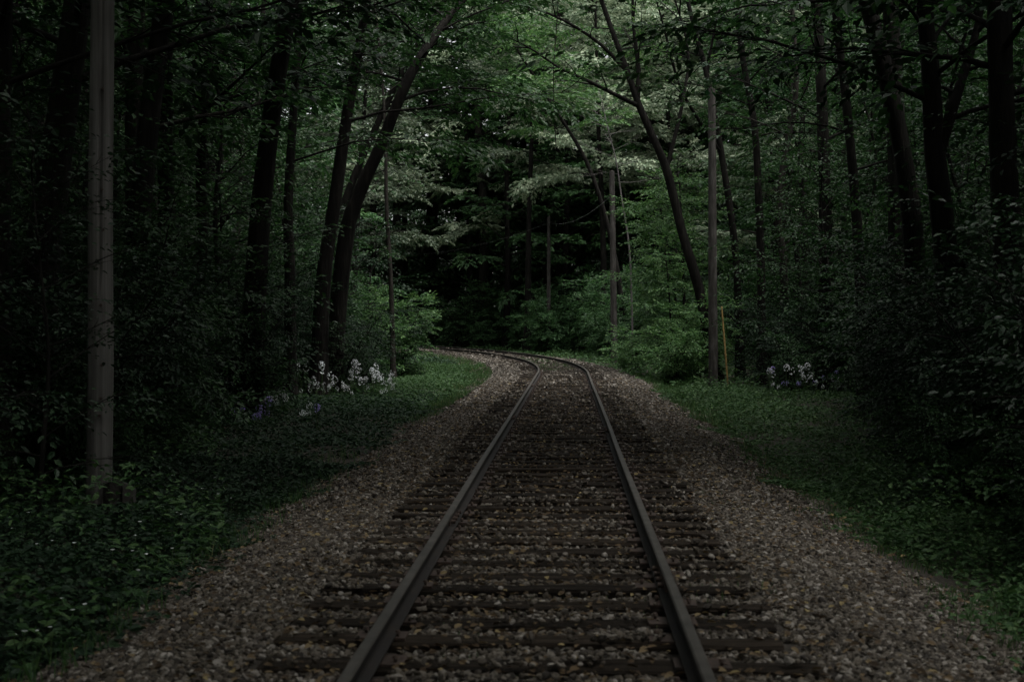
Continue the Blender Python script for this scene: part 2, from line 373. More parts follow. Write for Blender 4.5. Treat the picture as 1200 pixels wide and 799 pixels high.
# ------------------------------------------------------------------ loose stones (stuff)
ICO = None
def ico():
    t = (1 + 5 ** .5) / 2
    v = np.array([(-1, t, 0), (1, t, 0), (-1, -t, 0), (1, -t, 0), (0, -1, t), (0, 1, t), (0, -1, -t), (0, 1, -t), (t, 0, -1), (t, 0, 1), (-t, 0, -1), (-t, 0, 1)], float)
    f = np.array([(0, 11, 5), (0, 5, 1), (0, 1, 7), (0, 7, 10), (0, 10, 11), (1, 5, 9), (5, 11, 4), (11, 10, 2), (10, 7, 6), (7, 1, 8), (3, 9, 4), (3, 4, 2), (3, 2, 6), (3, 6, 8), (3, 8, 9), (4, 9, 5), (2, 4, 11), (6, 2, 10), (8, 6, 7), (9, 8, 1)])
    return v / np.linalg.norm(v[0]), f
CUBE = np.array([(-1, -1, -1), (1, -1, -1), (1, 1, -1), (-1, 1, -1), (-1, -1, 1), (1, -1, 1), (1, 1, 1), (-1, 1, 1)], float) * .62
CUBEF = np.array([[3, 2, 1, 0], [4, 5, 6, 7], [0, 1, 5, 4], [1, 2, 6, 5], [2, 3, 7, 6], [3, 0, 4, 7]])
def randrot(r, n):
    q = norm(r.randn(n, 4)); w, x, y, z = q.T
    return np.stack([np.stack([1 - 2 * (y * y + z * z), 2 * (x * y - z * w), 2 * (x * z + y * w)], 1),
                     np.stack([2 * (x * y + z * w), 1 - 2 * (x * x + z * z), 2 * (y * z - x * w)], 1),
                     np.stack([2 * (x * z - y * w), 2 * (y * z + x * w), 1 - 2 * (x * x + y * y)], 1)], 1)
def stones(mb, r, s0, s1, n, size, icos):
    s = s0 + (s1 - s0) * r.rand(n); o = (r.rand(n) * 2 - 1) * 3.15
    o = np.where(np.abs(o) > 2.6 + .6 * vnoise(s, o * 0 + np.sign(o) * 30, 1.3), o * .6, o)
    i = np.clip(np.searchsorted(TIE_S, s), 1, len(TIE_S) - 1); dt = np.minimum(np.abs(s - TIE_S[i]), np.abs(s - TIE_S[i - 1]))
    cover = vnoise(o * 1.0 + 50, s * 1.0, .8) * .6 + vnoise(o, s, .25) * .4
    keep = ~((dt < .102 + .022 * vnoise(o + 7, s, .5)) & (np.abs(o) < 1.34) & ((cover < .70) | (r.rand(n) < .72)))
    keep &= np.abs(np.abs(o) - .7525) > .095
    s, o = s[keep], o[keep]; n = len(s)
    x, y, h = track(s, o); sz = size * (.45 + r.rand(n) ** 1.6 * 1.0)
    dt = dt[keep]
    z = bed_z(o, x, y) + sz * .25 + np.where((dt < .12) & (np.abs(o) < 1.3), .062, 0) + r.rand(n) * .012
    V0, F0 = ico() if icos else (CUBE, CUBEF)
    nn = len(V0)
    V = V0[None] * (1 + (r.rand(n, nn, 3) - .5) * .75) * np.stack([.6 + r.rand(n) * .7, .6 + r.rand(n) * .5, .4 + r.rand(n) * .4], 1)[:, None]
    Rm = randrot(r, n); fl = frames(np.stack([np.cos(r.rand(n) * 6.28), np.sin(r.rand(n) * 6.28), (r.rand(n) - .5) * .5], 1), (r.rand(n) - .5) * .9)
    Rm = np.where((r.rand(n) < .65)[:, None, None], fl, Rm)
    V = np.einsum('nij,nkj->nki', Rm, V) * sz[:, None, None] + np.stack([x, y, z], 1)[:, None]
    Fi = (F0[None] + (np.arange(n) * nn)[:, None, None]).reshape(-1, F0.shape[1])
    mb.add(V.reshape(-1, 3), Fi)
r = np.random.RandomState(21); mb = MB()
stones(mb, r, 13.0, 21, 115000, .0195, True)
stones(mb, r, 21, 36, 90000, .024, False)
stones(mb, r, 36, 62, 46000, .038, False)
stones(mb, r, 62, 115, 26000, .06, False)
tag(mb.build('gravel', M['stone']), 'loose crushed stones heaped between and beside the rails', 'gravel', kind='stuff')
# fallen leaves on the gravel
def litter(r, n, s0, s1, size):
    s = s0 + (s1 - s0) * r.rand(n); o = r.randn(n) * 1.5; x, y, h = track(s, o)
    z = bed_z(o, x, y) + .035 + r.rand(n) * .02; a = r.rand(n) * 6.28
    rot = frames(np.stack([np.cos(a), np.sin(a), (r.rand(n) - .5) * .7], 1), (r.rand(n) - .5) * 1.2)
    i = np.clip(np.searchsorted(TIE_S, s), 1, len(TIE_S) - 1); dt = np.minimum(np.abs(s - TIE_S[i]), np.abs(s - TIE_S[i - 1]))
    ok = (np.abs(np.abs(o) - .7525) > .09) & ((dt > .11) | (r.rand(n) < .45) | (np.abs(o) > 1.3))
    return np.stack([x, y, z], 1)[ok], rot[ok], (size * (.5 + r.rand(n)))[ok]
mb = MB()
for n, a, b, sz in ((11000, 12.5, 26, .040), (7000, 26, 50, .05)):
    leaves(mb, *litter(r, n, a, b, sz), .6)
tag(mb.build('fallen_leaves', M['litter']), 'dry tan leaves fallen over the gravel and sleepers', 'leaf litter', kind='stuff')

# ------------------------------------------------------------------ foliage generators
def sprays_template(r, n, length, leaf, flat):
    """leaves on one twig along +x: positions, rotations, sizes"""
    t = np.linspace(.12, 1, n); side = np.where(np.arange(n) % 2, 1, -1.0)
    pos = np.stack([t * length, side * .02 + (r.rand(n) - .5) * .12 * length, -.18 * length * t ** 2 + (r.rand(n) - .5) * .08 * length], 1)
    yaw = side * (R(62) - t * R(45)) + (r.rand(n) - .5) * .7; yaw[-1] *= .1
    d = np.stack([np.cos(yaw), np.sin(yaw), -.25 + (r.rand(n) - .5) * flat], 1)
    return pos, frames(d, (r.rand(n) - .5) * flat * 1.6), leaf * (.65 + .6 * r.rand(n))
def place_sprays(mb, r, P, D, scale, tmpl, wd, six, roll=.6):
    P = np.asarray(P); D = np.asarray(D); n = len(P); pick = r.randint(len(tmpl), size=n)
    Rs = frames(D, (r.rand(n) - .5) * roll)
    for q, (tp, tr, ts) in enumerate(tmpl):
        m = pick == q; N = m.sum()
        if not N: continue
        sc = scale * (.75 + .5 * r.rand(N))
        pos = P[m][:, None] + np.einsum('nij,kj->nki', Rs[m], tp) * sc[:, None, None]
        rot = np.einsum('nij,kjl->nkil', Rs[m], tr)
        leaves(mb, pos.reshape(-1, 3), rot.reshape(-1, 3, 3), (sc[:, None] * ts[None]).ravel(), wd, six)
def branch(r, p, d, L, n=6, up=0.0, wig=.12):
    pts = [np.array(p, float)]; d = np.array(d, float); d /= np.linalg.norm(d)
    for i in range(n - 1):
        d = d + (r.rand(3) - .5) * wig * 2 + np.array([0, 0, up]); d /= np.linalg.norm(d)
        pts.append(pts[-1] + d * L / (n - 1))
    return np.array(pts)
def grow(r, path, r0, r1, limbs, t0, limbL, subs, spray_step, elev=(.35, .9), sides=8, flare=.5, droop=-.06, twigs=True, limb_list=None, top=True):
    """a trunk mesh with limbs and boughs, and where its leafy twigs start"""
    mb = MB(); n = max(10, int(len(path) * 4)); T = spline(path, n); tt = np.linspace(0, 1, n)
    rad = r0 + (r1 - r0) * tt ** .8; rad *= 1 + flare * np.exp(-tt * 26) ; rad *= 1 + (r.rand(n) - .5) * .08
    tube(mb, T, rad, sides)
    P, D = [], []
    L = []
    for i in range(limbs):
        t = t0 + (1 - t0) * ((i + .3 + r.rand() * .4) / max(limbs, 1)) ** .9
        az = i * 2.4 + r.rand() * .9; el = elev[0] + (elev[1] - elev[0]) * (t - t0) / (1 - t0 + 1e-6) + (r.rand() - .5) * .25
        f = t * (n - 1); j = min(int(f), n - 2); p = T[j] + (T[j + 1] - T[j]) * (f - j)
        d = (math.cos(az) * math.cos(el), math.sin(az) * math.cos(el), math.sin(el))
        ll = limbL * (1 - .55 * (t - t0) / (1 - t0 + 1e-6)) * (.7 + .6 * r.rand())
        L.append((branch(r, p, d, ll, 7, droop, .16), max(.016, rad[j] * .30)))
    if top: L.append((branch(r, T[-1], T[-1] - T[-2], limbL * .5, 6, 0, .2), rad[-1]))
    for pts, rr in (limb_list or []): L.append((spline(pts, 14), rr))
    for pts, rr in L:
        q = np.linspace(0, 1, len(pts)); tube(mb, pts, rr * (1 - q * .82), 5)
        Ls = np.linalg.norm(np.diff(pts, axis=0), axis=1).sum()
        for k in range(subs):
            u = .22 + .78 * (k + r.rand() * .7) / subs; f = min(u, .999) * (len(pts) - 1); j = int(f)
            p = pts[j] + (pts[j + 1] - pts[j]) * (f - j); d = norm(pts[j + 1] - pts[j])
            sgn = 1 if k % 2 else -1; side = np.cross(d, (0, 0, 1)); side /= max(np.linalg.norm(side), .2)
            dd = d * .75 + side * sgn * (.6 + r.rand() * .5) + np.array([0, 0, (r.rand() - .45) * .6])
            sl = Ls * (.22 + .22 * r.rand()) * (1.1 - u * .5)
            sp = branch(r, p, dd, sl, 5, -.03, .18)
            tube(mb, sp, max(.006, rr * .35) * (1 - np.linspace(0, 1, 5) * .7), 4)
            m = max(2, int(sl / spray_step))
            for a in range(m):
                f2 = min(.25 + .75 * (a + r.rand()) / m, .999) * 4; j2 = int(f2); pp = sp[j2] + (sp[j2 + 1] - sp[j2]) * (f2 - j2)
                d2 = norm(sp[j2 + 1] - sp[j2]); s2 = np.cross(d2, (0, 0, 1))
                P.append(pp); D.append(d2 * .6 + s2 * (1 if a % 2 else -1) * (.3 + r.rand()) + np.array([0, 0, (r.rand() - .6) * .5]))
    return mb, np.array(P), np.array(D)

def make_tree(name, label, cat, seed, path, r0, r1, limbs, t0, limbL, subs, step, leaf, leafmat, barkmat, group=None, nl=12, slen=.75, wd=.55, six=True, flat=.7, elev=(.35, .9), keep=1.0, limb_list=None, part='crown', droop=-.06, top=True):
    r = np.random.RandomState(seed); base = np.array(path[0], float)
    loc = np.array([base[0], base[1], base[2]])
    rel = [np.array(p, float) - loc for p in path]
    ll = [([np.array(p, float) - loc for p in pts], rr) for pts, rr in (limb_list or [])]
    mb, P, D = grow(r, rel, r0, r1, limbs, t0, limbL, subs, step, elev, limb_list=ll, droop=droop, top=top)
    root = empty(name, tuple(loc)); tag(root, label, cat, group)
    mb.build('trunk', barkmat, root)
    if leafmat is not None:
        if keep < 1: m = r.rand(len(P)) < keep; P, D = P[m], D[m]
        tm = [sprays_template(r, nl, slen, leaf, flat) for _ in range(5)]
        mc = MB(); place_sprays(mc, r, P, D, 1.0, tm, wd, six); mc.build(part, leafmat, root)
    return root

# ------------------------------------------------------------------ wood poles
def pole(base, top, d0, d1, label, grp, crack=False, steps=()):
    root = empty('utility_pole', tuple(base)); tag(root, label, 'utility pole', grp)
    n = 40; T = np.array([np.array(top) - np.array(base)]) * np.linspace(-.03, 1, n)[:, None]
    T[:, :2] += (np.stack([vnoise(np.arange(n) * .2, np.zeros(n), 1.5), vnoise(np.zeros(n), np.arange(n) * .2, 1.5)], 1) - .5) * .02
    k = 28; ang = np.arange(k) * 2 * math.pi / k; rad = np.linspace(d0 / 2, d1 / 2, n)
    prof = np.ones((n, k)) * (1 + (np.random.RandomState(4).rand(k) - .5) * .02)
    if crack:   # a drying check runs down the side that faces the camera
        kc = int(round((-math.pi / 2 + .22) / (2 * math.pi) * k)) % k; prof[:, kc] = .80; prof[int(n * .78):, kc] = .86; prof[:int(n * .30), kc] = .98
    V = np.stack([np.cos(ang)[None] * rad[:, None] * prof, np.sin(ang)[None] * rad[:, None] * prof, np.zeros((n, k))], 2) + T[:, None]
    i = np.arange(n - 1)[:, None] * k; j = np.arange(k)[None]; j2 = (j + 1) % k
    mb = MB(); mb.add(V.reshape(-1, 3), np.stack([i + j, i + j2, i + k + j2, i + k + j], 2).reshape(-1, 4), False)
    mb.add(np.vstack([V[-1], T[-1][None] + (0, 0, .03)]), np.stack([np.arange(k), (np.arange(k) + 1) % k, np.full(k, k)], 1))
    mb.build('shaft', M['pole'] if crack else M['pole_tarred'], root)
    for z, a in steps:
        t = z / (top[2] - base[2]); p = (np.array(top) - np.array(base)) * t; rr = (d0 + (d1 - d0) * t) / 2
        dirv = np.array([math.cos(a), math.sin(a), 0]); m = MB(); tube(m, [p + dirv * (rr - .02), p + dirv * (rr + .012)], [.016, .016], 8); tube(m, [p + dirv * (rr + .010), p + dirv * (rr + .022)], [.010, .010], 6)
        m.build('bolt', M['iron'], root)
    return root
D1 = 14.3
b1 = px(115, 602, D1); b1[2] = gz1(b1[0], b1[1]); t1 = px(121, 0, D1); u = (t1 - b1); t1 = b1 + u * 8.6 / u[2]
pole(b1, t1, .262, .212, 'thick grey wooden pole with a long dark crack, close by on the left', 'utility poles along the track', True,
     [(zz, -math.pi / 2 + aa) for zz, aa in ((1.05, .28), (1.22, .36), (1.55, .42), (2.15, .32), (2.9, .45), (3.3, .35), (4.3, .36))])
b2 = px(836, 452, 43); b2[2] = gz1(b2[0], b2[1]); pole(b2, b2 + (-.06, 0, 9.1), .29, .22, 'dark grey wooden pole right of the track, beside the yellow marker post', 'utility poles along the track')
b3 = px(720, 424, 66); b3[2] = gz1(b3[0], b3[1]); pole(b3, b3 + (-.12, 0, 9.0), .33, .24, 'brown wooden pole standing clear at the outside of the bend', 'utility poles along the track')
b4 = px(643, 412, 88); b4[2] = gz1(b4[0], b4[1]); pole(b4, b4 + (0, 0, 8.6), .28, .2, 'thin faint wooden pole in the dark woods past the bend', 'utility poles along the track')
mb = MB()
for a, b in ((b3 + (-.12, 0, 7.9), b4 + (0, 0, 8.2)), (b4 + (0, 0, 8.2), np.array([-9.0, 112.0, 7.0]))):
    q = np.linspace(0, 1, 14)[:, None]; pts = np.array(a) * (1 - q) + np.array(b) * q; pts[:, 2] -= .5 * (1 - (2 * q[:, 0] - 1) ** 2); tube(mb, pts, .007, 5)
tag(mb.build('overhead_wire', M['wire']), 'thin pale wire slung from pole to pole beyond the bend', 'wire')
# yellow marker
yb = px(854, 455, 42); yb[2] = gz1(yb[0], yb[1]); yt = px(847.5, 360, 42); yt[1] += .3
root = empty('marker_post', tuple(yb)); tag(root, 'slim leaning yellow marker post right of the track', 'marker post')
m = MB(); v = yt - yb; tube(m, [v * -.05, v * .3, v * .7, v * .985], [.027, .027, .026, .025], 10); m.build('post', M['yellow'], root)
m = MB(); tube(m, [v * .985, v * 1.0, v * 1.01], [.027, .027, .013], 10); m.build('cap', M['yellow'], root)
# rotten post beside the near pole
sp = px(137, 600, D1 - .15); sp[2] = gz1(sp[0], sp[1])
root = empty('rotten_stump', tuple(sp)); tag(root, 'black rotten post stump with a grey slab, at the foot of the near pole', 'stump')
m = MB(); k = 12; r = np.random.RandomState(3); ang = np.arange(k) * 6.283 / k
rr = .105 * (1 + (r.rand(k) - .5) * .25); ring = np.stack([np.cos(ang) * rr - .05, np.sin(ang) * rr, np.zeros(k)], 1); tops = ring * [.95, .95, 1]; tops[:, 2] = .40 + (r.rand(k) - .5) * .05
m.add(np.vstack([ring - (0, 0, .1), tops, [[-.05, 0, .30]]]), np.stack([np.arange(k), (np.arange(k) + 1) % k, (np.arange(k) + 1) % k + k, np.arange(k) + k], 1))
m.add(np.vstack([tops, [[-.05, 0, .30]]]), np.stack([np.arange(k), (np.arange(k) + 1) % k, np.full(k, k)], 1)); m.build('stump', M['stump'], root)
m = MB(); v = [(a, b, c) for c in (-.1, None) for a, b in ((.075, -.09), (.175, -.07), (.17, .06), (.075, .07))]
hs = [.40, .35, .33, .38]; v = [(a, b, c if c is not None else hs[i % 4]) for i, (a, b, c) in enumerate(v)]
m.add(v, [[3, 2, 1, 0], [4, 5, 6, 7], [0, 1, 5, 4], [1, 2, 6, 5], [2, 3, 7, 6], [3, 0, 4, 7]]); m.build('slab', M['plank'], root)

# ------------------------------------------------------------------ ground cover (stuff)
def cover(r, n, s0, s1, o0, o1, side, leaf, hmax, pw=1.0):
    s = s0 + (s1 - s0) * r.rand(n); o = o0 + (o1 - o0) * r.rand(n) ** pw
    edge = 2.15 + .95 * vnoise(s, o * 0 + side * 20, 1.6) + .6 * vnoise(s, o * 0 + side * 9, .45)
    ok = o > edge - .5 * (r.rand(n) ** 4); s, o = s[ok], o[ok]; edge = edge[ok]; n = len(s)
    x, y, h = track(s, o * side); hn = vnoise(x, y, .9) * .6 + vnoise(x, y, .35) * .4
    g = np.where(o < 3.1, np.maximum(bed_z(o, x, y), -.32), ground_z(x, y)); g = np.maximum(g, ground_z(x, y) - .02)
    ht = hmax * np.clip((o - edge) / .8 + .25, .15, 1) * (.25 + .95 * hn)
    ht = ht * np.clip(np.hypot(x - b1[0] - .12, y - b1[1]) / .9 - .35, .22, 1)
    z = g + .02 + ht * np.sqrt(r.rand(n)); a = r.rand(n) * 6.28
    rot = frames(np.stack([np.cos(a), np.sin(a), (r.rand(n) - .62) * .9], 1), (r.rand(n) - .5) * 1.3)
    return np.stack([x, y, z], 1), rot, leaf * (.5 + .9 * r.rand(n))
r = np.random.RandomState(31)
mb = MB()
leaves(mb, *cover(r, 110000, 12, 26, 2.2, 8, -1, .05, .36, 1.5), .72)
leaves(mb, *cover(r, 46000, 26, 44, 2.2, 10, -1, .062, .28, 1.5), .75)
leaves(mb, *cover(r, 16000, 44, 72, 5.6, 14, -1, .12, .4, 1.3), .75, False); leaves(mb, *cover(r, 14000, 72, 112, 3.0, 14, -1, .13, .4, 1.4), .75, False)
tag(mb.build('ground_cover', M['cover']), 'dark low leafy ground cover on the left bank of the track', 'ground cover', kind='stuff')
mb = MB()
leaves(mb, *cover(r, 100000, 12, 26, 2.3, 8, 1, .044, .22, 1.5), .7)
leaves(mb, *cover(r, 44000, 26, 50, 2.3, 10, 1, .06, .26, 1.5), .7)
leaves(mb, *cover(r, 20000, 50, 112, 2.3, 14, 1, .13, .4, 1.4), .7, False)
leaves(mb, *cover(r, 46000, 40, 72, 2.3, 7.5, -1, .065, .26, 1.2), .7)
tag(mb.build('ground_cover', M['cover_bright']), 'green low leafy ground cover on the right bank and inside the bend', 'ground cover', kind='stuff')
mb = MB()
for sd, n, lf in ((-1, 26000, .075), (1, 26000, .07)):
    P, Rt, L = cover(r, n, 12, 44, 2.6, 7.0, sd, lf, .75, 1.2); m = vnoise(P[:, 0] + 17, P[:, 1], 1.1) * .6 + vnoise(P[:, 0], P[:, 1] + 5, .45) * .4 > .54; q = CX + P[:, 0] / P[:, 1] * F; m &= ~((sd < 0) & (q > 262) & (q < 470) & (P[:, 1] < 36)); m &= ~((sd > 0) & (q > 890) & (q < 990))
    leaves(mb, P[m], Rt[m], L[m], .5)
tag(mb.build('weeds', M['cover_bright']), 'taller leafy weeds standing in clumps along both verges', 'weeds', kind='stuff')
def grass(mb, r, x, y, z, hgt, w):
    n = len(x); a = r.rand(n) * 6.28; ln = (r.rand(n) - .5) * 1.1; hh = hgt * (.4 + .9 * r.rand(n)); b = r.rand(n) * 6.28
    p0 = np.stack([x, y, z - .02], 1); sd = np.stack([np.cos(a), np.sin(a), a * 0], 1) * w
    bd = np.stack([np.cos(b) * ln, np.sin(b) * ln, 1 + 0 * ln], 1) * hh[:, None]; bd2 = bd * [.35, .35, .55]
    V = np.stack([p0 - sd, p0 + sd, p0 + bd2 + sd * .7, p0 + bd, p0 + bd2 - sd * .7], 1)
    mb.add(V.reshape(-1, 3), np.array([[0, 1, 2, 3, 4]]) + (np.arange(n) * 5)[:, None])
mb = MB()
def grass_zone(n, s0, s1, o0, o1, hgt, w, thr):
    s = s0 + (s1 - s0) * r.rand(n); o = o0 + (o1 - o0) * r.rand(n); x, y, h = track(s, o)
    ok = (vnoise(x + 40, y, 1.2) * .6 + vnoise(x, y + 9, .4) * .4 > thr); ok &= np.abs(np.abs(o) - .7525) > .1; x, y, o = x[ok], y[ok], o[ok]
    z = np.where(np.abs(o) < 3.0, np.maximum(bed_z(o, x, y), ground_z(x, y)), ground_z(x, y)); grass(mb, r, x, y, z, hgt, w)
grass_zone(60000, 38, 70, -7.4, -2.3, .15, .007, .40)
grass_zone(16000, 64, 95, -6.0, -2.4, .25, .009, .3)
grass_zone(22000, 13, 34, 2.6, 5.4, .10, .004, .36)
grass_zone(16000, 34, 60, 2.5, 5.2, .18, .006, .36)
grass_zone(11000, 13, 40, -4.4, -2.3, .17, .004, .5)
grass_zone(6000, 13, 40, 2.2, 5.6, .11, .004, .52)
grass_zone(5000, 13, 40, .9, 2.3, .07, .004, .70)
grass_zone(3500, 13, 40, -.7, .7, .06, .004, .73)
grass_zone(5000, 56, 74, -.65, .65, .12, .006, .42)
tag(mb.build('grass', M['grass']), 'short green grass along the edges of the gravel', 'grass', kind='stuff')

# ------------------------------------------------------------------ hero trees
def base_at(x, y, d):
    p = px(x, y, d); p[2] = gz1(p[0], p[1]) - .05; return p
def path_px(d, pts, base):
    """trunk path: base on the ground, then photo points at depth d (a third entry shifts the depth)"""
    out_ = [base_at(base[0], base[1], d)]
    for p in pts: out_.append(px(p[0], p[1], d + (p[2] if len(p) > 2 else 0)))
    return out_
BK, BD, BP = M['bark'], M['bark_dark'], M['bark_pale']
LM, LD, LG, LB = M['leaf_mid'], M['leaf_dark'], M['leaf_lit_pale'], M['leaf_lit_green']
# left pair leaning over the line
make_tree('leaning_tree', 'tall dark tree on the left leaning right in an arch towards the track', 'tree', 101,
          path_px(36, [(404, 290), (420, 230), (447, 170), (478, 95), (512, 40, 1), (560, -20, 2), (620, -90, 3)], (386, 430)), .24, .07, 14, .5, 5.0, 8, .24, .15, LM, BD)
make_tree('upright_tree', 'straight dark trunk just left of the leaning tree and rising from the same spot', 'tree', 102,
          path_px(35, [(379, 330), (392, 240), (408, 130), (424, 40), (438, -60), (445, -180)], (372, 430)), .22, .08, 14, .45, 4.6, 8, .26, .15, LM, BD)
# right tree arching from right to left with its long bough
arch = path_px(46, [(822, 350), (800, 275), (781, 200), (762, 155), (747, 120), (735, 85), (718, 40), (700, -10), (672, -80), (640, -150)], (842, 440))
make_tree('arching_tree', 'dark tree right of the bend arching left over the track with a long low bough', 'tree', 103, arch, .20, .05, 7, .62, 3.8, 7, .36, .13, LB, BD,
          limb_list=[([px(747, 124, 46), px(722, 112, 45.5), px(690, 96, 45), px(655, 80, 44.5), px(622, 58, 44), px(590, 42, 43.5)], .085),
                     ([px(747, 124, 46), px(748, 80, 46), px(742, 30, 46), px(740, -30, 46), px(730, -90, 46)], .10),
                     ([px(735, 85, 46), px(700, 50, 46), px(650, 20, 45), px(590, 2, 44), px(540, 0, 43)], .07),
                     ([px(781, 200, 46), px(800, 120, 46.5), px(806, 60, 47), px(790, 0, 47), px(770, -60, 47)], .08)])
make_tree('forked_tree', 'slim forked tree behind the arching one, its boughs fanned against the light', 'tree', 104,
          path_px(50, [(862, 300), (845, 180), (828, 90), (812, 30), (795, -40), (770, -120)], (868, 445)), .16, .05, 9, .45, 3.8, 6, .38, .13, LM, BD,
          limb_list=[([px(828, 90, 50), px(836, 40, 50), px(850, -20, 50)], .07), ([px(845, 180, 50), px(800, 110, 49), px(782, 50, 48.5), px(765, -10, 48), px(742, -60, 47)], .07)])
# near left trunks
make_tree('broad_tree', 'broad black trunk left of the near wooden pole', 'tree', 105, path_px(17, [(48, 330), (60, 230), (76, 120), (90, 20), (104, -120), (112, -330)], (45, 560)), .25, .12, 9, .5, 4.5, 8, .27, .14, LD, BD)
make_tree('edge_tree', 'dark trunk cut by the left edge of the photo', 'tree', 106, path_px(15, [(-4, 300), (-2, 150), (4, 0), (14, -250)], (-6, 580)), .17, .1, 8, .55, 4.2, 8, .27, .14, LD, BD)
make_tree('grey_tree', 'dark grey trunk behind the near wooden pole on its right', 'tree', 107, path_px(25, [(158, 320), (160, 200), (158, 100), (162, 0), (166, -200)], (158, 490)), .235, .12, 9, .45, 4.2, 8, .27, .14, LM, BK)
make_tree('black_tree', 'black trunk third from the near wooden pole, low boughs spread on both sides', 'tree', 108, path_px(28, [(196, 300), (194, 160), (196, 60), (200, -60), (206, -240)], (196, 470)), .20, .1, 9, .4, 4.0, 8, .27, .14, LD, BD,
          limb_list=[([px(194, 150, 28.0), px(172, 105, 27.4), px(150, 70, 26.7), px(135, 40, 26.1)], .045), ([px(195, 130, 28.0), px(190, 80, 27.4), px(215, 30, 26.7), px(222, -20, 26.1)], .045)])
make_tree('crooked_tree', 'thin crooked tree with forked branches between the near pole and the leaning tree', 'tree', 109, path_px(29, [(238, 330), (236, 200), (240, 130), (245, 60), (240, -30), (250, -160)], (240, 465)), .14, .06, 9, .4, 3.6, 8, .27, .14, LM, BD,
          limb_list=[([px(240, 130, 29.0), px(268, 105, 28.5), px(300, 75, 28.0), px(330, 45, 27.6)], .05), ([px(236, 120, 29.0), px(228, 80, 28.5), px(247, 30, 27.8), px(250, -10, 27.8)], .04)])
make_tree('dim_tree', 'dim trunk seen low between dark shrubs left of the leaning tree', 'tree', 110, path_px(33, [(340, 330), (338, 240), (345, 120), (352, 0), (350, -120)], (340, 440)), .15, .07, 9, .45, 4.0, 8, .28, .15, LM, BD)
make_tree('slender_tree', 'slender pale tree rising from the shrub on the left of the bend', 'tree', 111, path_px(46, [(458, 330), (453, 240), (452, 170), (448, 90), (440, 10)], (461, 420)), .09, .035, 8, .5, 2.6, 6, .4, .12, LM, BK)
# near right trunks
make_tree('broad_tree', 'broad black trunk nearest the right edge', 'tree', 112, path_px(17, [(1182, 330), (1176, 210), (1172, 100), (1170, 0), (1172, -250)], (1186, 540)), .19, .13, 9, .55, 4.4, 8, .27, .14, LD, BD)
make_tree('twisted_tree', 'dark forked tree left of the broad trunk by the right edge', 'tree', 113, path_px(20, [(1112, 350), (1102, 240), (1094, 170), (1090, 90), (1082, 0), (1078, -160)], (1118, 520)), .20, .1, 9, .5, 4.2, 8, .27, .14, LD, BD,
          limb_list=[([px(1096, 190, 20), px(1118, 120, 20), px(1140, 50, 20.4), px(1150, 0, 20.6), px(1156, -60, 21)], .10), ([px(1120, 330, 20), px(1140, 290, 19.6), px(1158, 330, 19.2), px(1160, 370, 19.2)], .05)])
make_tree('straight_tree', 'straight dark tree between the forked tree and the flower clump on the right', 'tree', 114, path_px(39, [(968, 330), (966, 220), (962, 110), (958, 20), (955, -140)], (970, 455)), .23, .12, 10, .45, 4.2, 8, .27, .14, LD, BD)
make_tree('leggy_tree', 'dark tree with its trunk leaning slightly left, right of the straight one', 'tree', 115, path_px(33, [(1008, 330), (1003, 250), (992, 130), (980, 30), (965, -120)], (1014, 465)), .155, .08, 9, .45, 4.0, 8, .27, .14, LM, BD)
make_tree('pole_like_tree', 'thin dark tree a little right of the yellow marker post', 'tree', 116, path_px(45, [(892, 330), (889, 240), (884, 150), (870, 70), (860, -20), (852, -120)], (893, 446)), .16, .075, 10, .45, 4.0, 7, .38, .12, LM, BD)
make_tree('bent_tree', 'thin bent tree second to the right of the yellow marker post', 'tree', 117, path_px(44, [(918, 310), (912, 260), (918, 190), (932, 110), (928, 20), (920, -100)], (921, 448)), .15, .065, 9, .45, 4.0, 7, .38, .12, LM, BK)
# lit leafy tree right of the bend, the shrubs and the pale crowns behind
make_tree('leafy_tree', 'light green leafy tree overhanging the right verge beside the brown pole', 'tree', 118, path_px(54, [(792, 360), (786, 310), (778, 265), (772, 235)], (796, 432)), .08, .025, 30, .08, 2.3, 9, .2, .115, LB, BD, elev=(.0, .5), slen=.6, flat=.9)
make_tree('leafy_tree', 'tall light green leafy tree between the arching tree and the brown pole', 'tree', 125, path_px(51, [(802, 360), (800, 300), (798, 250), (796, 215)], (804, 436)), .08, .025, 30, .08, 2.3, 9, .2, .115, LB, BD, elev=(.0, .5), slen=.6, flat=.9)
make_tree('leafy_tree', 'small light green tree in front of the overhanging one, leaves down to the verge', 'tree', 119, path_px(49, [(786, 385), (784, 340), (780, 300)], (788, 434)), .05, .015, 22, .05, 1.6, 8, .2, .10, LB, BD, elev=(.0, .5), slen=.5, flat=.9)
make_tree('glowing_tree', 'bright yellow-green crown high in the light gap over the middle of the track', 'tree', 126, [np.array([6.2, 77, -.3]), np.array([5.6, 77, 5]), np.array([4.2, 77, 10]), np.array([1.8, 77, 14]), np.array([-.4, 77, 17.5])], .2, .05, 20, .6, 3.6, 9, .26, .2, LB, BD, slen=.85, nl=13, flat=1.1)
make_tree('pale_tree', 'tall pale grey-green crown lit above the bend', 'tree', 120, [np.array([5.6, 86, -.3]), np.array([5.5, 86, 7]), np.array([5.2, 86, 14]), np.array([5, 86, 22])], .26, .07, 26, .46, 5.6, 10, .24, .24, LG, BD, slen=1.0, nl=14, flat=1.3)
make_tree('pale_tree', 'third pale crown, above the dark middle of the bend', 'tree', 127, [np.array([1.0, 93, -.3]), np.array([1.1, 93, 8]), np.array([1.3, 93, 16]), np.array([1, 93, 25])], .26, .07, 26, .5, 5.6, 10, .24, .24, LG, BD, slen=1.0, nl=14, flat=1.3)
